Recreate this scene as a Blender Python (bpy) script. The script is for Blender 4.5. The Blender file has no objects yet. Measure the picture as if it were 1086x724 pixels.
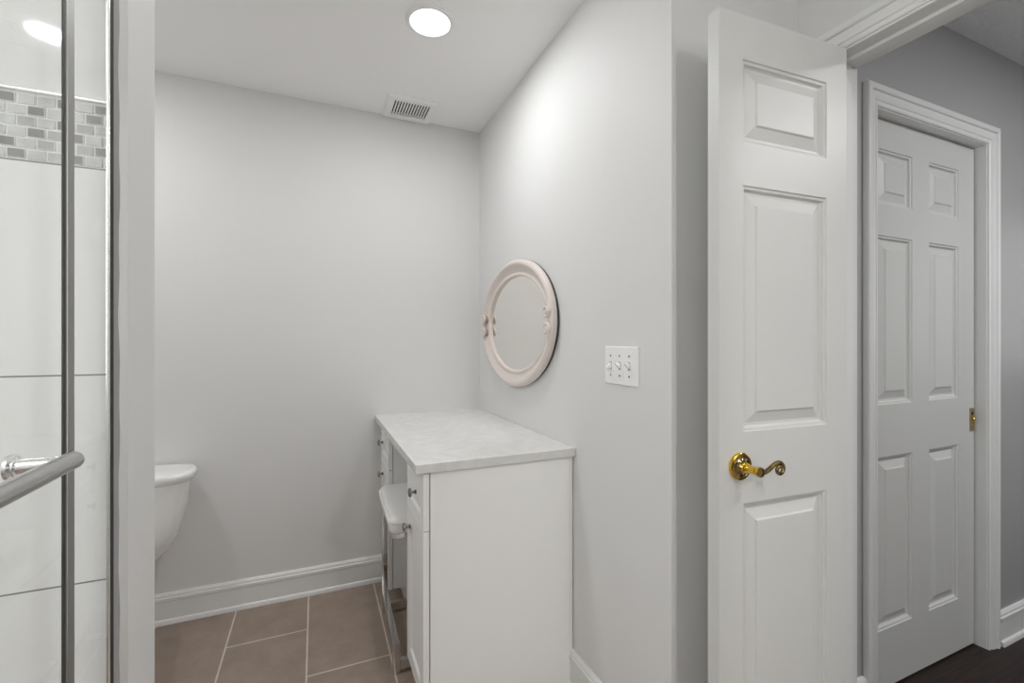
import bpy, bmesh, math, random
from math import sin, cos, pi, radians
from mathutils import Matrix, Vector

random.seed(7)
SC = bpy.context.scene
COL = SC.collection

# ------------------------------------------------------------------ camera
EYE = 1.247
YAW = math.atan(208 / 482.67)                     # turned right of the long wall
cam_d = bpy.data.cameras.new('camera')
cam_d.sensor_width = 36.0
cam_d.lens = 36.0 * 482.67 / 1086
cam_d.clip_start = 0.02
cam = bpy.data.objects.new('camera', cam_d)
cam.location = (0, 0, EYE)
cam.rotation_euler = (pi / 2, 0, -YAW)
COL.objects.link(cam)
SC.camera = cam

# ------------------------------------------------------------------ world, exposure, lamps
SC.view_settings.view_transform = 'Standard'
SC.view_settings.look = 'None'
SC.view_settings.gamma = 1.0
SC.view_settings.use_curve_mapping = False
SC.view_settings.exposure = 0.05
SC.cycles.max_bounces = 14
SC.cycles.diffuse_bounces = 8
SC.cycles.glossy_bounces = 6
SC.cycles.transparent_max_bounces = 12
SC.cycles.sample_clamp_indirect = 100.0
SC.cycles.use_guiding = True
SC.cycles.use_surface_guiding = True
SC.cycles.blur_glossy = 0.0
SC.cycles.use_denoising = True
W = bpy.data.worlds.new('world')
SC.world = W
W.use_nodes = True
W.node_tree.nodes['Background'].inputs[0].default_value = (0.9, 0.95, 1.0, 1)
W.node_tree.nodes['Background'].inputs[1].default_value = 0.6

LAMPS = []        # (x, y, power, colour, label, radius)
WARM = (1.0, 0.975, 0.95)
NEUT = (0.99, 0.995, 1.0)
P = dict(main=5.8, nook=6.3, rear=2.5, rear2=17.0, shower=3.5, hall=23, hallwin=1.0, shwin=4.3, sconce=7.8)  # all but main, nook and shower are added fill, sources unseen

# ------------------------------------------------------------------ materials
def mat(name, col, rough=0.5, metal=0.0, spec=0.5, bump=0.0, bscale=60.0, var=0.0, vscale=6.0, coat=0.0, bdist=0.002):
    m = bpy.data.materials.new(name)
    m.use_nodes = True
    nt = m.node_tree
    b = nt.nodes['Principled BSDF']
    b.inputs['Base Color'].default_value = (*col, 1)
    b.inputs['Roughness'].default_value = rough
    b.inputs['Metallic'].default_value = metal
    b.inputs['Specular IOR Level'].default_value = spec
    b.inputs['Coat Weight'].default_value = coat
    b.inputs['Coat Roughness'].default_value = 0.08
    tc = nt.nodes.new('ShaderNodeTexCoord')
    if bump:
        n = nt.nodes.new('ShaderNodeTexNoise')
        n.inputs['Scale'].default_value = bscale
        n.inputs['Detail'].default_value = 4
        nt.links.new(tc.outputs['Object'], n.inputs['Vector'])
        bp = nt.nodes.new('ShaderNodeBump')
        bp.inputs['Strength'].default_value = bump
        bp.inputs['Distance'].default_value = bdist
        nt.links.new(n.outputs['Fac'], bp.inputs['Height'])
        nt.links.new(bp.outputs['Normal'], b.inputs['Normal'])
    if var:
        n2 = nt.nodes.new('ShaderNodeTexNoise')
        n2.inputs['Scale'].default_value = vscale
        n2.inputs['Detail'].default_value = 6
        nt.links.new(tc.outputs['Object'], n2.inputs['Vector'])
        r = nt.nodes.new('ShaderNodeMapRange')
        r.inputs['From Min'].default_value = 0.3
        r.inputs['From Max'].default_value = 0.7
        r.inputs['To Min'].default_value = 1 - var
        r.inputs['To Max'].default_value = 1 + var
        nt.links.new(n2.outputs['Fac'], r.inputs['Value'])
        h = nt.nodes.new('ShaderNodeHueSaturation')
        h.inputs['Color'].default_value = (*col, 1)
        nt.links.new(r.outputs['Result'], h.inputs['Value'])
        nt.links.new(h.outputs['Color'], b.inputs['Base Color'])
    return m

def emit_mat(name, col, strength):
    m = bpy.data.materials.new(name)
    m.use_nodes = True
    b = m.node_tree.nodes['Principled BSDF']
    b.inputs['Base Color'].default_value = (0.9, 0.9, 0.9, 1)
    b.inputs['Emission Color'].default_value = (*col, 1)
    b.inputs['Emission Strength'].default_value = strength
    return m

def glass_mat(name, tint=(0.985, 0.99, 0.985)):
    m = bpy.data.materials.new(name)
    m.use_nodes = True
    nt = m.node_tree
    nt.nodes.remove(nt.nodes['Principled BSDF'])
    out = nt.nodes['Material Output']
    tr = nt.nodes.new('ShaderNodeBsdfTransparent')
    tr.inputs['Color'].default_value = (*tint, 1)
    gl = nt.nodes.new('ShaderNodeBsdfGlossy')
    gl.inputs['Roughness'].default_value = 0.02
    fr = nt.nodes.new('ShaderNodeFresnel')
    fr.inputs['IOR'].default_value = 1.3
    mx = nt.nodes.new('ShaderNodeMixShader')
    ge = nt.nodes.new('ShaderNodeNewGeometry')          # reflect at the outer faces only
    k = nt.nodes.new('ShaderNodeMath')
    k.operation = 'SUBTRACT'
    k.use_clamp = True
    nt.links.new(fr.outputs['Fac'], k.inputs[0])
    nt.links.new(ge.outputs['Backfacing'], k.inputs[1])
    nt.links.new(k.outputs[0], mx.inputs['Fac'])
    nt.links.new(tr.outputs['BSDF'], mx.inputs[1])
    nt.links.new(gl.outputs['BSDF'], mx.inputs[2])
    nt.links.new(mx.outputs['Shader'], out.inputs['Surface'])
    return m

def brick_mat(name, c1, c2, grout, bw, bh, u, v, u0, v0, mortar, rough, spec=0.5, coat=0.0, flip=False, noise=0.0):
    """tiles laid in running bond; u,v name the world axes along and across the rows"""
    m = mat(name, c1, rough, spec=spec, coat=coat)
    nt = m.node_tree
    b = nt.nodes['Principled BSDF']
    tc = nt.nodes.new('ShaderNodeTexCoord')
    sp = nt.nodes.new('ShaderNodeSeparateXYZ')
    nt.links.new(tc.outputs['Object'], sp.inputs[0])
    cb = nt.nodes.new('ShaderNodeCombineXYZ')
    for ax, o0, slot in ((u, u0, 0), (v, v0, 1)):
        a = nt.nodes.new('ShaderNodeMath')
        a.operation = 'SUBTRACT'
        a.inputs[1].default_value = o0
        nt.links.new(sp.outputs[ax], a.inputs[0])
        nt.links.new(a.outputs[0], cb.inputs[slot])
    br = nt.nodes.new('ShaderNodeTexBrick')
    br.offset = 0.5
    br.inputs['Color1'].default_value = (*c1, 1)
    br.inputs['Color2'].default_value = (*c2, 1)
    br.inputs['Mortar'].default_value = (*grout, 1)
    br.inputs['Scale'].default_value = 1.0
    br.inputs['Mortar Size'].default_value = mortar
    br.inputs['Mortar Smooth'].default_value = 0.1
    br.inputs['Brick Width'].default_value = bw
    br.inputs['Row Height'].default_value = bh
    nt.links.new(cb.outputs[0], br.inputs['Vector'])
    colour = br.outputs['Color']
    if noise:
        n = nt.nodes.new('ShaderNodeTexNoise')
        n.inputs['Scale'].default_value = 9
        n.inputs['Detail'].default_value = 8
        n.inputs['Roughness'].default_value = 0.7
        nt.links.new(tc.outputs['Object'], n.inputs['Vector'])
        r = nt.nodes.new('ShaderNodeMapRange')
        r.inputs['From Min'].default_value = 0.25
        r.inputs['From Max'].default_value = 0.75
        r.inputs['To Min'].default_value = 1 - noise
        r.inputs['To Max'].default_value = 1 + noise
        nt.links.new(n.outputs['Fac'], r.inputs['Value'])
        h = nt.nodes.new('ShaderNodeHueSaturation')
        nt.links.new(colour, h.inputs['Color'])
        nt.links.new(r.outputs['Result'], h.inputs['Value'])
        colour = h.outputs['Color']
    nt.links.new(colour, b.inputs['Base Color'])
    bp = nt.nodes.new('ShaderNodeBump')
    bp.invert = True
    bp.inputs['Strength'].default_value = 0.5
    bp.inputs['Distance'].default_value = 0.002
    nt.links.new(br.outputs['Fac'], bp.inputs['Height'])
    nt.links.new(bp.outputs['Normal'], b.inputs['Normal'])
    return m

M = {}
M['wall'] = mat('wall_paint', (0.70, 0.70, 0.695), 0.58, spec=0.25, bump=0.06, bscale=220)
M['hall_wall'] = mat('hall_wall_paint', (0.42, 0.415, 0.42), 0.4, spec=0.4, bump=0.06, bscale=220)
M['ceiling'] = mat('ceiling_paint', (0.90, 0.90, 0.895), 0.7, spec=0.2, bump=0.05, bscale=150)
M['hall_ceiling'] = mat('hall_ceiling_texture', (0.82, 0.82, 0.82), 0.8, spec=0.2, bump=0.9, bscale=90, bdist=0.01)
M['trim'] = mat('trim_paint', (0.76, 0.76, 0.75), 0.38, spec=0.4)
M['door'] = mat('door_paint', (0.62, 0.62, 0.603), 0.42, spec=0.35, bump=0.03, bscale=90)
M['cabinet'] = mat('cabinet_paint', (0.90, 0.90, 0.89), 0.35, spec=0.45)
M['carcass'] = mat('cabinet_inside', (0.62, 0.61, 0.60), 0.5, spec=0.3)
M['gap'] = mat('shadow_gap', (0.10, 0.10, 0.10), 0.6)
M['floor_tile'] = brick_mat('taupe_floor_tile', (0.295, 0.232, 0.190), (0.315, 0.250, 0.205), (0.58, 0.52, 0.45),
                            0.610, 0.3055, 1, 0, 1.858, -0.338, 0.0035, 0.55, spec=0.35, noise=0.16)
M['shower_tile'] = brick_mat('white_shower_tile', (0.74, 0.74, 0.73), (0.74, 0.74, 0.73), (0.22, 0.215, 0.21),
                             0.61, 0.2995, 0, 2, -0.26, 0.899, 0.0012, 0.045, spec=0.5)
M['bullnose'] = mat('white_tile_edge', (0.70, 0.70, 0.69), 0.2)
M['chrome'] = mat('polished_chrome', (0.80, 0.80, 0.80), 0.06, 1.0)
M['alu'] = mat('satin_aluminium', (0.36, 0.355, 0.345), 0.5, 1.0)
M['alu_bright'] = mat('bright_aluminium', (0.85, 0.85, 0.84), 0.18, 1.0)
M['channel'] = mat('dark_channel', (0.05, 0.048, 0.045), 0.6, spec=0.08)
M['seal'] = mat('black_rubber_seal', (0.03, 0.03, 0.03), 0.5)
M['silicone'] = mat('grey_sealant', (0.34, 0.34, 0.335), 0.6, spec=0.1)
M['handle_steel'] = mat('brushed_nickel', (0.52, 0.52, 0.51), 0.22, 1.0)
M['knob_nickel'] = mat('dark_nickel', (0.33, 0.32, 0.31), 0.2, 1.0)
M['brass'] = mat('polished_brass', (0.72, 0.46, 0.06), 0.07, 1.0)
M['brass_dark'] = mat('darkened_brass', (0.27, 0.195, 0.085), 0.1, 1.0, var=0.5, vscale=45)  # dark reflections put into the brass colour
M['brass_old'] = mat('tarnished_brass', (0.42, 0.33, 0.20), 0.3, 1.0)
M['dark'] = mat('dark_recess', (0.02, 0.02, 0.02), 0.7)
M['glass'] = glass_mat('clear_glass')
M['mirror'] = mat('mirror_silver', (0.95, 0.92, 0.885), 0.0, 1.0)
M['mirror_frame'] = mat('cream_pink_lacquer', (0.70, 0.635, 0.59), 0.4, spec=0.4, bump=0.1, bscale=35)
M['dark_wood_edge'] = mat('dark_wood_edge', (0.06, 0.05, 0.045), 0.6)
M['antique'] = mat('antiqued_groove', (0.36, 0.31, 0.265), 0.6)  # patina and recess shadow put into one groove colour
M['plastic'] = mat('white_plastic', (0.85, 0.85, 0.84), 0.3)
M['screw'] = mat('screw_steel', (0.25, 0.25, 0.25), 0.4, 0.6)
M['porcelain'] = mat('white_porcelain', (0.82, 0.82, 0.81), 0.08, spec=0.6, coat=0.5)
M['leather'] = mat('white_faux_leather', (0.84, 0.835, 0.82), 0.45, spec=0.4, bump=0.15, bscale=160)
M['lamp_trim'] = mat('lamp_trim_white', (0.85, 0.85, 0.85), 0.4)
M['diffuser'] = emit_mat('lit_diffuser', (1.0, 0.99, 0.97), 6.0)
M['pane'] = emit_mat('frosted_lit_pane', (0.95, 0.98, 1.0), P['hallwin'])
M['shower_pane'] = emit_mat('frosted_daylit_pane', (0.96, 0.98, 1.0), P['shwin'])  # glow of the added shower fill
M['globe'] = emit_mat('lit_opal_globe', (1.0, 0.985, 0.96), P['sconce'])
M['dark_door'] = mat('dark_stained_door', (0.035, 0.022, 0.016), 0.35, var=0.2, vscale=4)
M['glass_light'] = mat('pale_glass_mosaic', (0.55, 0.56, 0.55), 0.1, spec=0.7, var=0.12, vscale=40)
M['glass_mid'] = mat('grey_glass_mosaic', (0.40, 0.41, 0.405), 0.1, spec=0.7, var=0.12, vscale=40)
M['glass_dark'] = mat('smoke_glass_mosaic', (0.23, 0.23, 0.225), 0.1, spec=0.7, var=0.14, vscale=40)
M['stone'] = mat('grey_stone_mosaic', (0.50, 0.50, 0.49), 0.4, var=0.15, vscale=120)
M['mosaic_grout'] = mat('mosaic_grout', (0.74, 0.74, 0.73), 0.7)

def quartz():
    m = mat('white_quartz', (0.74, 0.735, 0.715), 0.16, spec=0.5)
    nt = m.node_tree
    b = nt.nodes['Principled BSDF']
    tc = nt.nodes.new('ShaderNodeTexCoord')
    n = nt.nodes.new('ShaderNodeTexNoise')
    n.inputs['Scale'].default_value = 5.0
    n.inputs['Detail'].default_value = 9
    n.inputs['Roughness'].default_value = 0.62
    n.inputs['Distortion'].default_value = 1.6
    nt.links.new(tc.outputs['Object'], n.inputs['Vector'])
    r = nt.nodes.new('ShaderNodeValToRGB')
    e = r.color_ramp.elements
    e[0].position = 0.40; e[0].color = (0.74, 0.737, 0.725, 1)
    e[1].position = 0.60; e[1].color = (0.74, 0.737, 0.725, 1)
    k = e.new(0.50); k.color = (0.69, 0.683, 0.667, 1)
    nt.links.new(n.outputs['Fac'], r.inputs['Fac'])
    nt.links.new(r.outputs['Color'], b.inputs['Base Color'])
    return m
M['quartz'] = quartz()

def wood():
    m = mat('dark_wood_floor', (0.02, 0.012, 0.01), 0.38, spec=0.3)
    nt = m.node_tree
    b = nt.nodes['Principled BSDF']
    tc = nt.nodes.new('ShaderNodeTexCoord')
    mp = nt.nodes.new('ShaderNodeMapping')
    mp.inputs['Scale'].default_value = (2.0, 30.0, 1.0)
    n = nt.nodes.new('ShaderNodeTexNoise')
    n.inputs['Scale'].default_value = 3.0
    n.inputs['Detail'].default_value = 6
    nt.links.new(tc.outputs['Object'], mp.inputs['Vector'])
    nt.links.new(mp.outputs['Vector'], n.inputs['Vector'])
    r = nt.nodes.new('ShaderNodeValToRGB')
    e = r.color_ramp.elements
    e[0].position = 0.3; e[0].color = (0.012, 0.006, 0.005, 1)
    e[1].position = 0.75; e[1].color = (0.045, 0.026, 0.021, 1)
    nt.links.new(n.outputs['Fac'], r.inputs['Fac'])
    br = nt.nodes.new('ShaderNodeTexBrick')
    br.inputs['Scale'].default_value = 1.0
    br.inputs['Brick Width'].default_value = 1.1
    br.inputs['Row Height'].default_value = 0.085
    br.inputs['Mortar Size'].default_value = 0.0012
    br.inputs['Mortar'].default_value = (0.3, 0.3, 0.3, 1)
    br.inputs['Color1'].default_value = (1, 1, 1, 1)
    br.inputs['Color2'].default_value = (0.75, 0.75, 0.75, 1)
    nt.links.new(tc.outputs['Object'], br.inputs['Vector'])
    mx = nt.nodes.new('ShaderNodeMix')
    mx.data_type = 'RGBA'
    mx.blend_type = 'MULTIPLY'
    mx.inputs['Factor'].default_value = 1.0
    nt.links.new(r.outputs['Color'], mx.inputs[6])
    nt.links.new(br.outputs['Color'], mx.inputs[7])
    nt.links.new(mx.outputs[2], b.inputs['Base Color'])
    return m
M['wood'] = wood()

# ------------------------------------------------------------------ mesh helpers
def BM():
    return bmesh.new()

def box(bm, x0, y0, z0, x1, y1, z1, bev=0.0, seg=2, mi=0):
    r = bmesh.ops.create_cube(bm, size=1.0)
    vs = r['verts']
    for v in vs:
        v.co = Vector(((x0 + x1) / 2 + v.co.x * (x1 - x0), (y0 + y1) / 2 + v.co.y * (y1 - y0), (z0 + z1) / 2 + v.co.z * (z1 - z0)))
    fs = {f for v in vs for f in v.link_faces}
    for f in fs:
        f.material_index = mi
    if bev:
        es = list({e for v in vs for e in v.link_edges})
        bmesh.ops.bevel(bm, geom=es, offset=bev, segments=seg, affect='EDGES', profile=0.5)

def ring_loft(bm, rings, close=True, caps=(True, True), mi=0):
    """rings: lists of points of equal length; faces between neighbours"""
    R = [[bm.verts.new(p) for p in ring] for ring in rings]
    n = len(R[0])
    for a, b in zip(R, R[1:]):
        for i in range(n if close else n - 1):
            j = (i + 1) % n
            try:
                bm.faces.new((a[i], a[j], b[j], b[i])).material_index = mi
            except ValueError:
                pass
    if caps[0]:
        bm.faces.new(list(reversed(R[0]))).material_index = mi
    if caps[1]:
        bm.faces.new(R[-1]).material_index = mi
    return R

def lathe(bm, prof, o, axis, n=32, mi=0):
    """prof: (radius, distance along axis) from point o"""
    ax = Vector(axis).normalized()
    u = ax.orthogonal().normalized()
    w = ax.cross(u)
    o = Vector(o)
    rings = []
    for r, d in prof:
        rings.append([o + ax * d + (u * cos(2 * pi * k / n) + w * sin(2 * pi * k / n)) * max(r, 1e-5) for k in range(n)])
    ring_loft(bm, rings, mi=mi)

def tube(bm, pts, rad, n=16, mi=0, caps=(True, True), flat=None):
    """round tube along points, radius per point (parallel transport); flat squashes across the second axis"""
    P = [Vector(p) for p in pts]
    if not isinstance(rad, (list, tuple)):
        rad = [rad] * len(P)
    T = []
    for i in range(len(P)):
        a = P[max(i - 1, 0)]
        b = P[min(i + 1, len(P) - 1)]
        T.append((b - a).normalized())
    u = T[0].orthogonal().normalized()
    rings = []
    for i, p in enumerate(P):
        u = (u - T[i] * u.dot(T[i])).normalized()
        w = T[i].cross(u)
        rings.append([p + (u * cos(2 * pi * k / n) + w * sin(2 * pi * k / n)) * rad[i] for k in range(n)])
    ring_loft(bm, rings, caps=caps, mi=mi)

def extrude(bm, prof, a, b, nrm, mi=0):
    """sweep a closed profile (out, z) from a to b (2-D floor points), out along nrm"""
    nv = Vector((nrm[0], nrm[1], 0))
    rings = []
    for p in (a, b):
        rings.append([Vector((p[0], p[1], 0)) + nv * d + Vector((0, 0, z)) for d, z in prof])
    ring_loft(bm, rings, mi=mi)

def casing(bm, prof, a0, a1, ztop, place, z0=0.0):
    """mitred door casing: prof is (across, out); place(a, out, z) gives the point"""
    rings = [[], [], [], []]
    for w, d in prof:
        rings[0].append(place(a0 - w, d, z0))
        rings[1].append(place(a0 - w, d, ztop + w))
        rings[2].append(place(a1 + w, d, ztop + w))
        rings[3].append(place(a1 + w, d, z0))
    ring_loft(bm, rings)

def smooth_by_angle(me, deg=35):
    bm = bmesh.new()
    bm.from_mesh(me)
    bmesh.ops.recalc_face_normals(bm, faces=bm.faces)
    for f in bm.faces:
        f.smooth = True
    lim = radians(deg)
    for e in bm.edges:
        if len(e.link_faces) == 2 and e.calc_face_angle(0) > lim:
            e.smooth = False
    bm.to_mesh(me)
    bm.free()

WORLD = {}
def link(name, bm, mats, parent=None, local=False, deg=35):
    me = bpy.data.meshes.new(name)
    bm.to_mesh(me)
    bm.free()
    for m in (mats if isinstance(mats, (list, tuple)) else [mats]):
        me.materials.append(m)
    smooth_by_angle(me, deg)
    o = bpy.data.objects.new(name, me)
    COL.objects.link(o)
    wn = o.modifiers.new('weighted_normals', 'WEIGHTED_NORMAL')
    wn.keep_sharp = True
    if parent is not None:
        o.parent = parent
        WORLD[o] = WORLD[parent]
        if not local:
            me.transform(WORLD[parent].inverted())
    else:
        WORLD[o] = Matrix.Identity(4)
    return o

def place_origin(o, p):
    """move a top-level mesh's origin to p without moving its shape"""
    o.data.transform(Matrix.Translation(-Vector(p)))
    o.location = p
    WORLD[o] = Matrix.Translation(Vector(p))
    return o

def tag(o, label, cat, group=None):
    o['label'] = label
    o['category'] = cat
    if group:
        o['group'] = group
    return o

def thing(name, label, cat, loc, rz=0.0, group=None):
    o = bpy.data.objects.new(name, None)
    o.empty_display_size = 0.1
    o.location = loc
    o.rotation_euler = (0, 0, rz)
    COL.objects.link(o)
    WORLD[o] = Matrix.Translation(Vector(loc)) @ Matrix.Rotation(rz, 4, 'Z')
    return tag(o, label, cat, group)

def struct(name, bm, m, parent=None, deg=35):
    o = link(name, bm, m, parent, deg=deg)
    if parent is None:
        o['kind'] = 'structure'
    return o

# ------------------------------------------------------------------ the room's key planes
XM = 0.86            # long wall with the oval mirror
YB = 2.465           # back wall
YR = 0.934           # short return wall and the hall wall
XD, XD2 = 1.359, 1.474   # wall with the bathroom doorway
ZC = 2.44
XG = -0.268          # shower glass and end of the shower wall
YT = 0.848           # tiled face at the end of the shower
Y_REAR, X_LEFT, X_FAR, Y_HALL = -1.9, -1.35, 4.2, -1.2
DOOR_Y0, DOOR_Y1, DOOR_H = 0.375, 0.838, 2.06
HX0, HX1, HH = 1.700, 2.503, 2.052

bm = BM(); box(bm, X_LEFT, Y_REAR - .1, -0.08, 1.415, YB + .1, 0)
struct('floor', bm, M['floor_tile'])
bm = BM(); box(bm, 1.415, Y_HALL - .1, -0.08, X_FAR, YR + .25, 0)
struct('floor_hall', bm, M['wood'])
bm = BM(); box(bm, X_LEFT - .1, Y_REAR - .1, ZC, 1.42, YB + .1, ZC + .08)
struct('ceiling', bm, M['ceiling'])
bm = BM(); box(bm, 1.42, Y_HALL - .1, ZC, X_FAR + .1, YR + .25, ZC + .08)
struct('ceiling_hall', bm, M['hall_ceiling'])

bm = BM(); box(bm, X_LEFT, YB, 0, XM + .12, YB + .1, ZC)
struct('wall_back', bm, M['wall'])
bm = BM(); box(bm, XM, YR, 0, XM + .12, YB, ZC)
struct('wall_right', bm, M['wall'])
bm = BM(); box(bm, XM + .12, YR, 0, XD2, YR + .115, ZC)
struct('wall_return', bm, M['wall'])
bm = BM()
box(bm, XD2, YR, 0, HX0, YR + .115, ZC)
box(bm, HX1, YR, 0, X_FAR, YR + .115, ZC)
box(bm, HX0, YR, HH, HX1, YR + .115, ZC)
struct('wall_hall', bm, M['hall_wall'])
bm = BM()
box(bm, XD, DOOR_Y1, 0, XD2, YR, ZC)
box(bm, XD, Y_REAR, 0, XD2, DOOR_Y0, ZC)
box(bm, XD, DOOR_Y0, DOOR_H, XD2, DOOR_Y1, ZC)
struct('wall_door', bm, M['wall'])
bm = BM()
box(bm, X_LEFT - .1, Y_REAR - .1, 0, X_LEFT, -.75, ZC)
box(bm, X_LEFT - .1, .35, 0, X_LEFT, YB + .1, ZC)
box(bm, X_LEFT - .1, -.75, 0, X_LEFT, .35, 1.05)
box(bm, X_LEFT - .1, -.75, 2.05, X_LEFT, .35, ZC)
struct('wall_left', bm, M['wall'])
# added glowing frosted light in the shower wall, unseen fill from the left
bm = BM()
box(bm, X_LEFT - .09, -.75, 1.05, X_LEFT + .01, -.70, 2.05, .003)
box(bm, X_LEFT - .09, .30, 1.05, X_LEFT + .01, .35, 2.05, .003)
box(bm, X_LEFT - .09, -.70, 1.05, X_LEFT + .01, .30, 1.10, .003)
box(bm, X_LEFT - .09, -.70, 2.00, X_LEFT + .01, .30, 2.05, .003)
win = struct('window_2', bm, M['trim'])
bm = BM(); box(bm, X_LEFT - .06, -.70, 1.10, X_LEFT - .05, .30, 2.00)
struct('frosted_pane', bm, M['shower_pane'], win)
bm = BM()
box(bm, X_LEFT, Y_REAR - .1, 0, -.05, Y_REAR, ZC)
box(bm, .80, Y_REAR - .1, 0, XD2, Y_REAR, ZC)
box(bm, -.05, Y_REAR - .1, 2.05, .80, Y_REAR, ZC)
struct('wall_rear', bm, M['wall'])
bm = BM()
box(bm, X_FAR, Y_HALL - .1, 0, X_FAR + .1, .05, ZC)
box(bm, X_FAR, .75, 0, X_FAR + .1, YR + .25, ZC)
box(bm, X_FAR, .05, 0, X_FAR + .1, .75, 1.05)
box(bm, X_FAR, .05, 2.05, X_FAR + .1, .75, ZC)
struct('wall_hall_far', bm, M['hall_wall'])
bm = BM()
box(bm, X_FAR - .012, .05, 1.05, X_FAR + .09, .10, 2.05, .003)
box(bm, X_FAR - .012, .70, 1.05, X_FAR + .09, .75, 2.05, .003)
box(bm, X_FAR - .012, .10, 1.05, X_FAR + .09, .70, 1.10, .003)
box(bm, X_FAR - .012, .10, 2.00, X_FAR + .09, .70, 2.05, .003)
win = struct('window_1', bm, M['trim'])  # added at the unseen hall end for wall sheen and fill
bm = BM(); box(bm, X_FAR + .04, .10, 1.10, X_FAR + .05, .70, 2.00)
struct('frosted_pane', bm, M['pane'], win)
bm = BM(); box(bm, XD2, Y_HALL - .1, 0, X_FAR, Y_HALL, ZC)
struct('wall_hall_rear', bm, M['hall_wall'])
bm = BM(); box(bm, HX0 - .05, YR + .115, 0, HX1 + .05, YR + .16, ZC)
struct('wall_closet', bm, M['hall_wall'])

# dark door and casing, added unseen behind the camera to darken brass reflections
bm = BM()
casing(bm, [(0, 0), (0, .010), (.012, .012), (.05, .018), (.068, .014), (.068, 0)], -.05, .80, 2.05, lambda q, d, z: Vector((q, Y_REAR + d, z)))
struct('trim_7', bm, M['trim'], deg=20)

# shower end wall (between shower and toilet nook) with its tile, trim and mosaic
bm = BM(); box(bm, X_LEFT, YT + .014, 0, XG, 1.0125, ZC)
shw = struct('wall_shower', bm, M['wall'])
bm = BM(); box(bm, X_LEFT, YT, 0.0, XG, YT + .014, 1.499)
struct('lower_tile', bm, M['shower_tile'], shw)
bm = BM(); box(bm, X_LEFT, YT, 1.5985, XG, YT + .014, ZC)
struct('upper_tile', bm, M['shower_tile'], shw)
bm = BM(); box(bm, XG, YT - .001, 0, XG + .0008, .883, ZC, .0003)
struct('tile_edge_trim', bm, M['bullnose'], shw)
bm = BM()
box(bm, X_LEFT, YT + .0006, 1.499, XG, YT + .014, 1.5985, mi=0)
DARK = {0: (-3, 0, 2), 1: (-1, 2), 2: (0,), 3: (-1, 1), 4: (-3, 2), 5: (-2, 1)}
STONE = {2: (2,), 4: (-2, 1), 0: (-1,), 5: (0,)}
p, h = 0.021, 0.0153
for r in range(6):
    zt = 1.5915 - r * h
    x0 = -0.338 - (0.0105 if r % 2 else 0)
    for k in range(-49, 4):
        a, b = x0 + k * p, x0 + (k + 1) * p
        a, b = max(a, X_LEFT) + .0007, min(b, XG) - .0007
        if b - a < .003:
            continue
        if k < -4:
            mi = random.choice((1, 1, 2, 3, 4))
        else:
            mi = 3 if k in DARK.get(r, ()) else 4 if k in STONE.get(r, ()) else (1 if (k + r) % 3 else 2)
        box(bm, a, YT - .0012, zt - h + .0007, b, YT + .006, zt - .0007, .0012, 1, mi)
struct('mosaic_band', bm, [M['mosaic_grout'], M['glass_light'], M['glass_mid'], M['glass_dark'], M['stone']], shw)
bm = BM()
box(bm, X_LEFT, YT - .005, 1.5925, XG, YT + .01, 1.5985, .0022, 2)
struct('liner_strip', bm, M['alu_bright'], shw)
bm = BM(); box(bm, X_LEFT, -1.05, 0, XG, -.93, ZC)
struct('wall_shower_rear', bm, M['wall'])
bm = BM(); box(bm, XG - .06, -.93, 0, XG + .06, YT - .001, .09, .006)
struct('trim_1', bm, M['bullnose'])

# ---- baseboards
BASE = [(0, 0), (.026, 0), (.026, .008), (.022, .017), (.015, .021), (.0145, .096), (.0175, .1), (.0175, .112), (.013, .116), (.013, .122), (.0095, .128), (.004, .132), (0, .132)]
def base(name, segs, parent=None):
    bm = BM()
    for a, b, n in segs:
        extrude(bm, BASE, a, b, n)
    return struct(name, bm, M['trim'], parent, deg=25)
base('baseboard_back', [((X_LEFT, YB), (.335, YB), (0, -1)), ((.61, YB), (.62, YB), (0, -1))])
base('baseboard_right', [((XM, YR - .014), (XM, 1.431), (-1, 0))])
base('baseboard_return', [((XM - .014, YR), (XD, YR), (0, -1))])
base('baseboard_hall', [((XD2, YR), (1.681, YR), (0, -1)), ((2.575, YR), (X_FAR, YR), (0, -1))])
base('baseboard_left', [((X_LEFT, 1.0125), (X_LEFT, YB - .03), (1, 0))])

# ---- bathroom doorway: jamb, stop, casings
CAS = [(0, 0), (0, .007), (.004, .0095), (.010, .0095), (.0115, .0070), (.015, .0070), (.018, .0110), (.034, .0145), (.038, .0145), (.0395, .0120), (.043, .0120), (.0455, .0180), (.050, .0200), (.060, .0200), (.066, .0175), (.068, .013), (.068, 0)]
bm = BM()
jy0, jy1 = DOOR_Y0 + .0, DOOR_Y1
box(bm, XD - .004, jy1 - .002, 0, XD2 + .004, jy1 + .012, DOOR_H, .001)
box(bm, XD - .004, jy0 - .012, 0, XD2 + .004, jy0 + .002, DOOR_H, .001)
box(bm, XD - .004, jy0 - .012, DOOR_H - .002, XD2 + .004, jy1 + .012, DOOR_H + .014, .001)
# stop
box(bm, XD + .040, jy1 - .012, 0, XD + .075, jy1 - .002, DOOR_H - .002, .002)
box(bm, XD + .040, jy0 + .002, 0, XD + .075, jy0 + .012, DOOR_H - .002, .002)
box(bm, XD + .040, jy0 + .002, DOOR_H - .013, XD + .075, jy1 - .002, DOOR_H - .002, .002)
struct('trim_2', bm, M['trim'])
bm = BM()
casing(bm, CAS, jy0 + .004, jy1 - .004 + .010, DOOR_H + .004, lambda a, d, z: Vector((XD - .001 - d, a, z)))
struct('trim_3', bm, M['trim'], deg=20)
bm = BM()
casing(bm, CAS, jy0 + .004, jy1 + .002, DOOR_H + .004, lambda a, d, z: Vector((XD2 + .001 + d, a, z)))
struct('trim_4', bm, M['trim'], deg=20)

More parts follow.
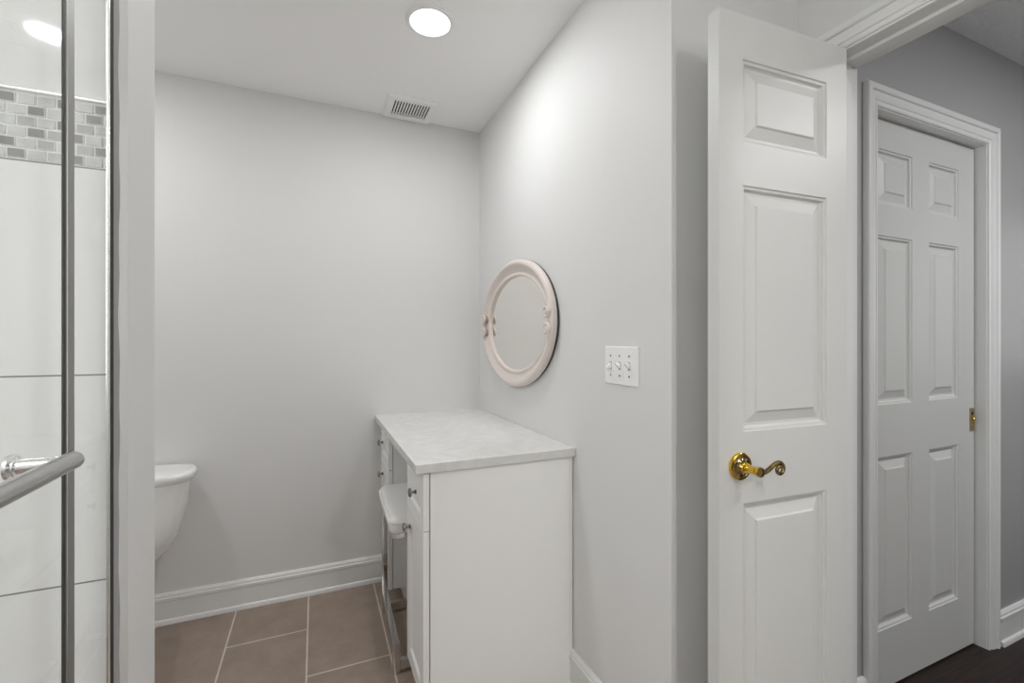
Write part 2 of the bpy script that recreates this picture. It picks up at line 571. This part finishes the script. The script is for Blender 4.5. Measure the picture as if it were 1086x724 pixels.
# ---- hall door casing and jamb
bm = BM()
casing(bm, CAS, 1.748, 2.498, HH - .005, lambda a, d, z: Vector((a, YR - .001 - d, z)))
struct('trim_5', bm, M['trim'], deg=20)
bm = BM()
box(bm, HX1 - .008, YR - .002, 0, HX1 + .0, YR + .1, HH, .001)
box(bm, HX0, YR - .002, HH - .009, HX1 - .008, YR + .1, HH - .001, .001)
box(bm, HX0 + .002, YR - .002, 0, 1.751, YR + .026, HH - .009, .001)
struct('trim_6', bm, M['trim'])

# ------------------------------------------------------------------ panelled doors
def panel_door(bm, s0, s1, z0, z1, thick, cols, rows):
    """slab with raised panels on both faces; local s along x, face y=0 looks to -y, back face y=thick"""
    xs = sorted({s0, s1, *[c for q in cols for c in q]})
    zs = sorted({z0, z1, *[c for q in rows for c in q]})
    prof = [(0.0, 0.0), (.002, .0035), (.008, .0050), (.0095, .0095), (.0125, .0128), (.019, .0135), (.0445, .0050), (.0480, .0012), (.0495, .0008)]
    for side in (0, 1):
        def P(x, d, z):
            return Vector((x, d if side == 0 else thick - d, z))
        for i in range(len(xs) - 1):
            for j in range(len(zs) - 1):
                xa, xb, za, zb = xs[i], xs[i + 1], zs[j], zs[j + 1]
                if (xa, xb) in cols and (za, zb) in rows:
                    rings = [[P(xa + w, d, za + w), P(xb - w, d, za + w), P(xb - w, d, zb - w), P(xa + w, d, zb - w)] for w, d in prof]
                    ring_loft(bm, rings, caps=(False, True))
                else:
                    bm.faces.new([bm.verts.new(P(x, 0, z)) for x, z in ((xa, za), (xb, za), (xb, zb), (xa, zb))])
    for (xa, za), (xb, zb) in (((s0, z0), (s1, z0)), ((s1, z0), (s1, z1)), ((s1, z1), (s0, z1)), ((s0, z1), (s0, z0))):
        bm.faces.new([bm.verts.new(Vector(q)) for q in ((xa, 0, za), (xb, 0, zb), (xb, thick, zb), (xa, thick, za))])
    bmesh.ops.remove_doubles(bm, verts=bm.verts, dist=1e-5)

# open bathroom door: free edge near the long wall, hinges on the doorway
DW = 0.445
bd = thing('panel_door', 'white narrow three-panel bathroom door standing wide open with curled brass lever', 'door', (.878, .797, .012), radians(-2.8))
bm = BM()
panel_door(bm, 0, DW, 0, 2.0297, .035, [(.075, .3685)], [(.212, .841), (1.0150, 1.6155), (1.7205, 1.9217)])
link('door_slab', bm, M['door'], bd, local=True, deg=12)

def lever(side, parent):
    """brass rose, neck and scrolled lever; side -1 = face towards the camera, +1 = back"""
    y0 = 0 if side < 0 else .035
    c = Vector((.0635, y0, .9340))
    n = Vector((0, side, 0))
    bm = BM()
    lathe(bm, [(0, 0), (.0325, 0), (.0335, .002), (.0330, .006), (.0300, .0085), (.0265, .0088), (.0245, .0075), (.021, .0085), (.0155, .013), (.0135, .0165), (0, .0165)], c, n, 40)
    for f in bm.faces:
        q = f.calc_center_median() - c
        f.material_index = 1 if .0125 < math.hypot(q.x, q.z) < .0285 else 0  # dark reflection colour on the rose face
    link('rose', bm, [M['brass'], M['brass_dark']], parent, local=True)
    if side > 0:                       # the far side carries a small thumb turn only
        bm = BM()
        lathe(bm, [(0, .012), (.0125, .012), (.0125, .018), (.006, .020), (0, .020)], c, n, 24)
        box(bm, c.x - .003, c.y + .02, c.z - .010, c.x + .003, c.y + .032, c.z + .010, .001)
        link('thumb_turn', bm, M['brass'], parent, local=True)
        return
    bm = BM()
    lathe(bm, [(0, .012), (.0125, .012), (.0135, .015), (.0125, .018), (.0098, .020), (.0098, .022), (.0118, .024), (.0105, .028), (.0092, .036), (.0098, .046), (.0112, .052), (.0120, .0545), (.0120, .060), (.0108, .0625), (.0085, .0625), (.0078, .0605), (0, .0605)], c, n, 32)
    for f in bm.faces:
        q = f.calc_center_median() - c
        f.material_index = 1 if q.dot(n) > .0575 else 0  # dark reflection colour on the neck's end cap
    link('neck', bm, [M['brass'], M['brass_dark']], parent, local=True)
    bm = BM()
    e = c + n * .053
    # S-shaped arm in the door's plane, ending in a scroll
    pts, rad = [], []
    ctrl = [(0.000, -.001, .0058), (.012, -.0035, .0058), (.022, -.0030, .0056), (.032, .0010, .0055), (.042, .0070, .0053), (.052, .0128, .0052), (.060, .0150, .0052)]
    for x, z, r in ctrl:
        pts.append(e + Vector((x, 0, z))); rad.append(r)
    cx, cz, R0 = .0655, .0005, .0150
    N = 34
    for i in range(1, N + 1):
        t = i / N
        ang = radians(108) - t * radians(440)
        R = R0 * (1 - t) ** .8 + .0042 * t
        pts.append(e + Vector((cx + R * cos(ang), n.y * .004 * t, cz + R * sin(ang)))); rad.append(.0052 * (1 - t) + .0036 * t)
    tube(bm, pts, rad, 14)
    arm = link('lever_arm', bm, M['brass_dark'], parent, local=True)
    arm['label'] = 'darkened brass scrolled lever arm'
hw = bpy.data.objects.new('door_handle', None)
COL.objects.link(hw); hw.parent = bd; WORLD[hw] = WORLD[bd]
lever(-1, hw); lever(1, hw)
for zc in (.22, 1.02, 1.82):
    bm = BM()
    box(bm, DW - .001, .004, zc - .045, DW + .0015, .034, zc + .045, .0005)
    lathe(bm, [(0, -.046), (.006, -.046), (.006, .046), (0, .046)], (DW + .005, .038, zc), (0, 0, 1), 14)
    link('hinge', bm, M['brass'], bd, local=True)

# six-panel pocket door in the hall
hd = thing('panel_door', 'closed white six-panel door in the hall with small brass edge pull', 'door', (1.712, .968, .008))
bm = BM()
wd = .774
panel_door(bm, 0, wd, 0, 2.030, .035, [(.118, .331), (.443, .656)], [(.208, .826), (1.013, 1.618), (1.730, 1.926)])
link('door_slab', bm, M['door'], hd, local=True, deg=12)
bm = BM()
px, pz = wd - .021, .928 - .008
box(bm, px - .013, -.0035, pz - .047, px + .017, .002, pz + .047, .0012)
box(bm, px + .016, -.0035, pz - .047, px + .020, .03, pz + .047, .0008)
pull = link('edge_pull', bm, M['brass_old'], hd, local=True)
pull['label'] = 'tarnished brass edge pull'
bm = BM()
lathe(bm, [(0, 0), (.0075, 0), (.0070, .0012), (.005, .0018), (0, .0018)], (px + .001, -.0035, pz + .026), (0, -1, 0), 16)
link('keyhole', bm, M['dark'], pull, local=True)
bm = BM()
lathe(bm, [(0, 0), (.007, 0), (.007, .005), (.005, .0075), (0, .008)], (px + .003, -.0035, pz + .002), (0, -1, 0), 16)
lathe(bm, [(0, 0), (.006, 0), (.005, .002), (0, .0025)], (px - .001, -.0035, pz - .024), (0, -1, 0), 16)
link('latch_button', bm, M['brass'], pull, local=True)

rd = thing('panel_door', 'dark stained six-panel door behind the viewer', 'door', (.797, Y_REAR - .03, .008), pi)  # added so the brass mirrors something dark
bm = BM()
panel_door(bm, 0, .844, 0, 2.036, .035, [(.118, .366), (.478, .726)], [(.208, .826), (1.013, 1.618), (1.730, 1.926)])
link('door_slab', bm, M['dark_door'], rd, local=True, deg=12)
bm = BM()
lathe(bm, [(0, 0), (.032, 0), (.03, .008), (.012, .012), (.011, .035), (.024, .042), (.029, .055), (.024, .066), (0, .070)], (.06, 0, .93), (0, -1, 0), 32)
link('door_knob', bm, M['brass'], rd, local=True)

# ------------------------------------------------------------------ shower glass
sd = thing('shower_door', 'clear glass shower door with brushed nickel towel bar at left edge', 'shower door', (XG, .2, .095))
bm = BM(); box(bm, XG - .004, -.09, .105, XG, .686, 2.02, .0006)
link('glass_panel', bm, M['glass'], sd)
bm = BM(); box(bm, XG - .0012, .6868, .1, XG + .0004, .6925, 2.03)
link('seal', bm, M['seal'], sd)
bm = BM()
YP = .588
lathe(bm, [(0, 0), (.0125, 0), (.0125, .003), (.0095, .0045), (.0095, .006), (.0075, .007), (.0072, .046), (0, .046)], (XG + .004, YP - .01, 1.129), (1, 0, 0), 24)
lathe(bm, [(0, 0), (.0125, 0), (.0125, .003), (.0095, .0045), (.0095, .006), (.0075, .007), (.0072, .046), (0, .046)], (XG + .004, .02, 1.129), (1, 0, 0), 24)
bar = link('standoff', bm, M['alu_bright'], sd)
bm = BM()
tube(bm, [(-.222, -.01, 1.129), (-.222, -.008, 1.129), (-.222, .2, 1.129), (-.222, YP + .0015, 1.129), (-.222, YP + .0035, 1.129)], [.0065, .0088, .0088, .0088, .0065], 24)
link('towel_bar', bm, M['handle_steel'], sd)

ss = thing('shower_screen', 'narrow fixed glass shower panel between grey metal post and wall', 'shower screen', (XG, .77, .095))
bm = BM(); box(bm, XG - .004, .7145, .1, XG - .0005, .8133, 2.02, .0006)
link('glass_panel', bm, M['glass'], ss)
bm = BM(); box(bm, XG - .004, .6975, .095, XG + .0005, .7140, 2.04, .0008)
box(bm, XG - .004, .6930, .095, XG + .001, .6970, 2.04, .0008, mi=1)
link('post', bm, [M['alu'], M['alu_bright']], ss)
bm = BM()
box(bm, XG - .003, .8136, .095, XG + .0006, .8152, 2.04, .0006, mi=0)
box(bm, XG - .003, .8156, .095, XG + .0008, .8288, 2.04, .0006, mi=1)
link('wall_channel', bm, [M['alu_bright'], M['channel']], ss)
bm = BM()
rings = []
for i in range(60):
    z = .095 + i * (1.945 / 59)
    w = .0025 * sin(i * 1.7) + .0018 * sin(i * .61 + 1)
    rings.append([Vector((XG - .004, .8290, z)), Vector((XG + .0006, .8290, z)), Vector((XG + .0022, .840, z)), Vector((XG + .0022, .844 + w, z)), Vector((XG - .004, .844 + w, z))])
ring_loft(bm, rings)
link('sealant_bead', bm, M['silicone'], ss)
bm = BM(); box(bm, XG - .012, -.93, 2.03, XG + .012, .846, 2.055, .002)
tag(link('shower_header', bm, M['alu']), 'metal header rail running above the shower glass', 'rail')

# ------------------------------------------------------------------ vanity
XF = .312                  # drawer and door faces
Z_TOP = .834
def knob(parent, y, z):
    bm = BM()
    lathe(bm, [(0, 0), (.0085, 0), (.0085, .002), (.0055, .0045), (.0045, .012), (.0055, .016), (.0145, .0175), (.0160, .020), (.0150, .0235), (.010, .0265), (0, .0275)], (XF, y, z), (-1, 0, 0), 24)
    link('knob', bm, M['knob_nickel'], parent)

def shaker(bm, y0, y1, z0, z1, fr):
    """front with a recessed centre, facing -x"""
    d0 = XF
    rings = []
    for w, d in ((0, 0), (fr, 0), (fr + .007, .007)):
        rings.append([Vector((d0 + d, y0 + w, z0 + w)), Vector((d0 + d, y1 - w, z0 + w)), Vector((d0 + d, y1 - w, z1 - w)), Vector((d0 + d, y0 + w, z1 - w))])
    back = [Vector((d0 + .019, y, z)) for y, z in ((y0, z0), (y1, z0), (y1, z1), (y0, z1))]
    ring_loft(bm, [back] + rings)

def cabinet(label, y0, y1, mirror, ky_draw, ky_door, ext_near):
    t = thing('vanity_cabinet', label, 'cabinet', ((XF + XM) / 2, (y0 + y1) / 2, 0), group='vanity cabinets')
    xb = XF + .022
    bm = BM()
    box(bm, xb, y0, 0.0 if ext_near else .085, XM - .003, y0 + .018, Z_TOP - .001, .0008)          # near side
    box(bm, xb, y1 - .018, .085, XM - .003, y1, Z_TOP - .001, .0008)           # far side
    box(bm, xb + .06, y0 + (.018 if ext_near else 0), 0, XM - .003, y1, .085)                           # plinth behind the toe space
    box(bm, xb, y0 + .018, .085, XM - .003, y1 - .018, .103)
    box(bm, XM - .012, y0 + .018, .103, XM - .003, y1 - .018, Z_TOP - .001)
    box(bm, xb, y0 + .018, Z_TOP - .02, XM - .02, y1 - .018, Z_TOP - .001)
    link('body', bm, M['cabinet'], t)
    if ext_near:
        bm = BM()
        box(bm, xb, y0 - .0025, 0, xb + .012, y0 - .0002, Z_TOP - .001, .0006)
        link('face_strip', bm, M['cabinet'], t)
    e = .002
    bm = BM(); shaker(bm, y0 + e, y1 - e, .645, Z_TOP - .008, .04)
    d = link('drawer', bm, M['cabinet'], t, deg=20)
    knob(d, ky_draw, .738)
    bm = BM(); shaker(bm, y0 + e, y1 - e, .083, .641, .052)
    dr = link('cabinet_door', bm, M['cabinet'], t, deg=20)
    knob(dr, ky_door, .58)
    return t
cabinet('white vanity cabinet at the near end, plain side panel facing out', 1.431, 1.712, False, 1.545, 1.655, True)
cabinet('white vanity cabinet at the far end, beside the back wall behind the stool', 2.183, 2.438, False, 2.37, 2.37, False)
bm = BM(); box(bm, XF + .02, 2.4385, 0, XF + .035, YB - .0005, Z_TOP, .0005)
tag(place_origin(link('filler_strip', bm, M['cabinet']), (XF + .028, 2.452, 0)), 'narrow white filler strip between far cabinet and back wall', 'panel')
bm = BM(); box(bm, XM - .022, 1.7125, .70, XM - .001, 2.1825, Z_TOP - .0005, .0005)
tag(place_origin(link('support_rail', bm, M['cabinet']), (XM - .01, 1.95, .70)), 'white rail on the wall under the countertop above the stool', 'rail')
bm = BM(); box(bm, .283, 1.412, Z_TOP, XM - .0005, YB - .0005, .864, .0025, 2)
tag(place_origin(link('vanity_countertop', bm, M['quartz']), (.57, 1.94, Z_TOP)), 'white faintly veined quartz countertop on the vanity below the oval mirror', 'countertop')

# ------------------------------------------------------------------ stool
st = thing('vanity_stool', 'low stool with white padded seat and chrome frame under the vanity', 'stool', (.412, 1.947, 0), radians(-1.6))
SX, SY = .145, .21
def rbox_ring(hx, hy, z, r, n=6):
    pts = []
    for sx, sy, a0 in ((1, 1, 0), (-1, 1, 90), (-1, -1, 180), (1, -1, 270)):
        for k in range(n + 1):
            a = radians(a0 + 90 * k / n)
            pts.append(Vector((sx * (hx - r) + r * cos(a), sy * (hy - r) + r * sin(a), z)))
    return pts
bm = BM()
rings = [rbox_ring(SX + .000, SY, .523, .02), rbox_ring(SX + .006, SY + .006, .530, .026), rbox_ring(SX + .008, SY + .008, .545, .03), rbox_ring(SX + .007, SY + .007, .568, .032), rbox_ring(SX + .003, SY + .003, .579, .032), rbox_ring(SX - .005, SY - .005, .586, .034), rbox_ring(SX - .02, SY - .02, .590, .03), rbox_ring(SX - .06, SY - .06, .594, .03), rbox_ring(SX - .11, SY - .13, .597, .02)]
ring_loft(bm, rings)
seat = link('seat_cushion', bm, M['leather'], st, local=True, deg=60)
bm = BM()
tube(bm, [p * 1.0 for p in rbox_ring(SX + .0085, SY + .0085, .566, .033)] + [rbox_ring(SX + .0085, SY + .0085, .566, .033)[0]], .0022, 8, caps=(False, False))
link('piping', bm, M['leather'], seat, local=True)
bm = BM()
box(bm, -SX + .004, -SY + .004, .505, SX - .004, -SY + .030, .523, .001)
box(bm, -SX + .004, SY - .030, .505, SX - .004, SY - .004, .523, .001)
box(bm, -SX + .004, -SY + .030, .505, -SX + .028, SY - .030, .523, .001)
box(bm, SX - .028, -SY + .030, .505, SX - .004, SY - .030, .523, .001)
link('seat_frame', bm, M['chrome'], st, local=True)
for sx in (-1, 1):
    for sy in (-1, 1):
        bm = BM()
        xa, ya = sx * (SX - .017), sy * (SY - .010)
        hz = .506 if sy > 0 else .112
        box(bm, xa - .013, ya - .013, 0.001, xa + .013, ya + .013, hz, .0015)
        link('leg', bm, M['chrome'], st, local=True)
    bm = BM(); box(bm, xa - .012, -SY + .0235, .086, xa + .012, SY - .0235, .111, .0012)
    link('side_rail', bm, M['chrome'], st, local=True)
for sy in (-1, 1):
    bm = BM()
    ya = sy * (SY - .010)
    box(bm, -SX + .031, ya - .012, .012, SX - .031, ya + .012, .046, .0012)
    link('stretcher', bm, M['chrome'], st, local=True)

# ------------------------------------------------------------------ oval mirror
MY, MZ, MA, MB_ = 1.93, 1.33, .40, .29
mr = thing('oval_mirror', 'oval wall mirror in cream carved frame with scrolled ends', 'mirror', (XM, MY, MZ))
def oval(ins, out, n=96):
    return [Vector((XM - out, MY + (MA - ins) * cos(2 * pi * k / n), MZ + (MB_ - ins) * sin(2 * pi * k / n))) for k in range(n)]
bm = BM()
prof = [(.006, .0115), (.000, .0120), (.000, .024), (.005, .030), (.011, .035), (.018, .036), (.026, .033), (.036, .025), (.046, .019), (.056, .0165), (.060, .018), (.065, .0205), (.071, .0195), (.075, .014), (.076, .006), (.08, .004)]
ring_loft(bm, [oval(i, o) for i, o in prof], caps=(False, False))
link('frame', bm, M['mirror_frame'], mr, deg=50)
bm = BM()
ring_loft(bm, [oval(.074, .0085), oval(.150, .0085)], caps=(False, True))
link('glass', bm, M['mirror'], mr)
bm = BM()
ring_loft(bm, [oval(.012, .0005), oval(.012, .006), oval(.1, .006)], caps=(True, True))
link('backing', bm, M['dark'], mr)
bm = BM()
ring_loft(bm, [oval(.0035, .0005), oval(.0015, .004), oval(.0015, .0115), oval(.006, .0118)], caps=(False, False))
link('back_edge', bm, M['dark_wood_edge'], mr)
for s in (-1, 1):
    for q in (-1, 1):
        bm = BM()
        # volute lying on the frame at each end of the long axis, its tail running into the rim
        cy_, cz_ = MY + s * (MA - .041), MZ + q * .036
        R0 = .0225
        pts, rad = [], []
        for i in range(12):
            t = i / 12
            z = .036 + .085 * (1 - t) ** 1.3
            yy = (MA - .0185) * math.sqrt(1 - (z / (MB_ - .0185)) ** 2)
            pts.append(Vector((XM - .030 - .007 * t, MY + s * yy, MZ + q * z)))
            rad.append(.002 + .006 * t)
        for i in range(31):
            t = i / 30
            ang = -t * radians(500)
            R = R0 * (1 - t) + .005 * t
            pts.append(Vector((XM - .037 - .004 * t, cy_ + s * R * cos(ang), cz_ + q * R * sin(ang) * 1.12)))
            rad.append(.0080 * (1 - t) + .0045 * t)
        tube(bm, pts, rad, 12)
        lathe(bm, [(0, 0), (.020, 0), (.020, .012), (.018, .014), (0, .014)], (XM - .017, cy_, cz_), (-1, 0, 0), 24, mi=1)
        lathe(bm, [(0, -.004), (.0075, -.002), (.0085, .002), (.006, .0065), (0, .008)], (XM - .036, cy_, cz_), (-1, 0, 0), 20)
        link('scroll', bm, [M['mirror_frame'], M['antique']], mr, deg=50)

# ------------------------------------------------------------------ triple light switch
sw = thing('light_switch', 'white triple toggle switch plate on the grey wall right of the mirror', 'switch', (XM, 1.1455, 1.1725))
bm = BM()
y0, y1, z0, z1 = 1.064, 1.227, 1.1135, 1.2315
rings = [[Vector((XM - d, y0 + w, z0 + w)), Vector((XM - d, y1 - w, z0 + w)), Vector((XM - d, y1 - w, z1 - w)), Vector((XM - d, y0 + w, z1 - w))] for w, d in ((0, 0), (0, .003), (.002, .0052), (.005, .0062))]
ring_loft(bm, rings)
pl = link('plate', bm, M['plastic'], sw, deg=20)
for i, yc in enumerate((1.1955, 1.1495, 1.1035)):
    up = -1 if i == 0 else 1
    bm = BM()
    bm.free()
    for zz in (-.0302, .0302):
        bm = BM()
        lathe(bm, [(0, 0), (.0036, 0), (.0034, .0008), (.0015, .0012), (0, .0012)], (XM - .0062, yc, 1.1725 + zz), (-1, 0, 0), 14)
        link('screw', bm, M['screw'], sw)
    bm = BM(); box(bm, XM - .0066, yc - .0052, 1.1725 - .012, XM - .0060, yc + .0052, 1.1725 + .012, .0003, 1)
    link('slot', bm, M['silicone'], sw)
    bm = BM()
    rr = []
    for t, hw_, hh in ((0, .0043, .0085), (.5, .0040, .0060), (1, .0034, .0040)):
        x = XM - .006 - .0165 * t
        zc = 1.1725 + up * .0105 * t
        rr.append([Vector((x, yc - hw_, zc - hh)), Vector((x, yc + hw_, zc - hh)), Vector((x, yc + hw_, zc + hh)), Vector((x, yc - hw_, zc + hh))])
    ring_loft(bm, rr)
    link('toggle', bm, M['plastic'], sw, deg=20)

# ------------------------------------------------------------------ ceiling: vent and lamps
cv = thing('ceiling_vent', 'white slotted exhaust vent grille on the bathroom ceiling', 'vent', (.445, 2.345, ZC))
bm = BM()
vx0, vx1, vy0, vy1 = .318, .568, 2.232, 2.458
ix0, ix1, iy0, iy1 = .352, .531, 2.252, 2.402
rings = [[Vector((xa, ya, z)) for xa, ya in ((vx0 + w[0], vy0 + w[1]), (vx1 - w[0], vy0 + w[1]), (vx1 - w[0], vy1 - w[1]), (vx0 + w[0], vy1 - w[1]))]
         for w, z in (((0, 0), ZC), ((0, 0), ZC - .006), ((.012, .010), ZC - .016), ((.037, .03), ZC - .018))]
rings.append([Vector((xa, ya, ZC - .018)) for xa, ya in ((ix0, iy0), (ix1, iy0), (ix1, iy1), (ix0, iy1))])
rings.append([Vector((xa, ya, ZC - .004)) for xa, ya in ((ix0, iy0), (ix1, iy0), (ix1, iy1), (ix0, iy1))])
ring_loft(bm, rings, caps=(True, False))
link('frame', bm, M['plastic'], cv, deg=15)
bm = BM(); box(bm, ix0, iy0, ZC - .0038, ix1, iy1, ZC - .0008)
link('duct', bm, M['dark'], cv)
bm = BM()
n = 14
for k in range(n):
    xc = ix0 + (k + .0) * (ix1 - ix0) / (n - 1)
    box(bm, max(ix0, xc - .0034), iy0, ZC - .0178, min(ix1, xc + .0034), iy1, ZC - .0140)
link('grille', bm, M['plastic'], cv)

def downlight(x, y, power, label, col=NEUT, group=None, r=.073, spread=None):
    t = thing('ceiling_light', label, 'ceiling light', (x, y, ZC), group=group)
    bm = BM()
    lathe(bm, [(r + .002, 0), (r + .018, 0), (r + .018, .002), (r + .010, .0055), (r + .001, .006), (r, .003)], (x, y, ZC), (0, 0, -1), 48)
    link('trim_ring', bm, M['lamp_trim'], t)
    bm = BM()
    lathe(bm, [(0, 0), (r, 0), (r, .0035), (r * .8, .0055), (0, .006)], (x, y, ZC), (0, 0, -1), 48)
    link('diffuser', bm, M['diffuser'], t)
    ld = bpy.data.lights.new('lamp_light', 'AREA')
    ld.shape = 'DISK'
    ld.size = r * 2
    ld.energy = power
    ld.color = col
    lo = bpy.data.objects.new('lamp_light', ld)
    COL.objects.link(lo)
    lo.parent = t
    lo.location = (0, 0, -.009)
    return t
downlight(.392, 1.682, P['main'], 'lit round recessed ceiling light above the vanity corner')
downlight(-.98, 1.80, P['nook'], 'round recessed ceiling light above the toilet')
downlight(.93, -.40, P['rear'], 'round recessed ceiling light behind the viewer, nearer the doorway')  # unseen lamp, added as fill
downlight(.92, -1.35, P['rear2'], 'round recessed ceiling light at the rear, near the dark door')  # strong unseen lamp, added as fill from behind
downlight(-.95, -.62, P['shower'], 'round recessed ceiling light inside the shower', r=.055)
downlight(2.5, -.35, P['hall'], 'round recessed ceiling light in the hall near the six-panel door')  # unseen lamp added to light the hall

# added three-globe fill light on the doorway wall, unseen behind the viewer
vl = thing('vanity_light', 'three globe vanity light bar on the wall behind the viewer', 'wall light', (XD, -.85, 1.98))
bm = BM(); box(bm, XD - .022, -1.15, 1.94, XD, -.55, 2.02, .004)
link('back_plate', bm, M['handle_steel'], vl)
for yc in (-1.07, -.85, -.63):
    bm = BM()
    lathe(bm, [(0, 0), (.03, 0), (.03, .02), (.018, .026), (.018, .05), (0, .05)], (XD - .022, yc, 1.98), (-1, 0, 0), 24)
    hd_ = link('holder', bm, M['handle_steel'], vl)
    bm = BM(); bmesh.ops.create_uvsphere(bm, u_segments=24, v_segments=14, radius=.058, matrix=Matrix.Translation((XD - .118, yc, 1.98)))
    link('globe', bm, M['globe'], hd_)

# ------------------------------------------------------------------ toilet
tl = thing('toilet', 'white toilet tank and lid peeking out beside the shower wall', 'toilet', (-.738, 2.2, 0))
TX = -.738
def sup(hx, y0, y1, z, e=3.2, n=48, x=TX):
    """rounded outline with half-width hx between y0 (front) and y1"""
    cy_, hy = (y0 + y1) / 2, (y1 - y0) / 2
    pts = []
    for k in range(n):
        a = 2 * pi * k / n
        c, s = cos(a), sin(a)
        pts.append(Vector((x + hx * math.copysign(abs(c) ** (2 / e), c), cy_ + hy * math.copysign(abs(s) ** (2 / e), s), z)))
    return pts
bm = BM()
ring_loft(bm, [sup(w, y, 2.445, z, 3.0) for w, y, z in ((.06, 2.37, .300), (.095, 2.345, .308), (.130, 2.32, .330), (.172, 2.295, .380), (.199, 2.28, .432), (.219, 2.268, .500), (.232, 2.262, .565), (.240, 2.257, .625), (.243, 2.255, .657))])
tank = link('tank', bm, M['porcelain'], tl, deg=60)
bm = BM()
ring_loft(bm, [sup(w, y, 2.452, z, 3.4) for w, y, z in ((.243, 2.252, .6575), (.257, 2.240, .665), (.263, 2.234, .678), (.263, 2.234, .690), (.259, 2.238, .699), (.249, 2.248, .704), (.12, 2.30, .707))])
link('tank_lid', bm, M['porcelain'], tl, deg=60)
bm = BM()
lathe(bm, [(0, 0), (.014, 0), (.014, .006), (.008, .009), (0, .010)], (TX - .15, 2.276, .625), (0, -1, 0), 20)
tube(bm, [(TX - .15, 2.266, .625), (TX - .125, 2.262, .620), (TX - .085, 2.262, .612)], [.006, .006, .0075], 12)
link('flush_lever', bm, M['chrome'], tank)
bm = BM()
ring_loft(bm, [sup(w * .87, y0 + .02, y1, z, 2.3) for w, y0, y1, z in ((.115, 1.90, 2.40, .0), (.118, 1.895, 2.40, .03), (.105, 1.92, 2.38, .09), (.105, 1.90, 2.36, .18), (.135, 1.83, 2.36, .27), (.172, 1.765, 2.36, .34), (.185, 1.745, 2.36, .38), (.185, 1.745, 2.36, .395))])
link('bowl', bm, M['porcelain'], tl, deg=60)
bm = BM()
ring_loft(bm, [sup(w * .87, y0 + .02, 2.225, z, 2.4) for w, y0, z in ((.184, 1.74, .396), (.188, 1.736, .404), (.186, 1.738, .414), (.178, 1.745, .418))])
link('seat', bm, M['plastic'], tl, deg=60)
bm = BM()
ring_loft(bm, [sup(w * .87, y0 + .02, 2.222, z, 2.4) for w, y0, z in ((.182, 1.742, .419), (.186, 1.738, .426), (.182, 1.742, .436), (.14, 1.79, .441), (.06, 1.88, .443))])
link('seat_lid', bm, M['plastic'], tl, deg=60)
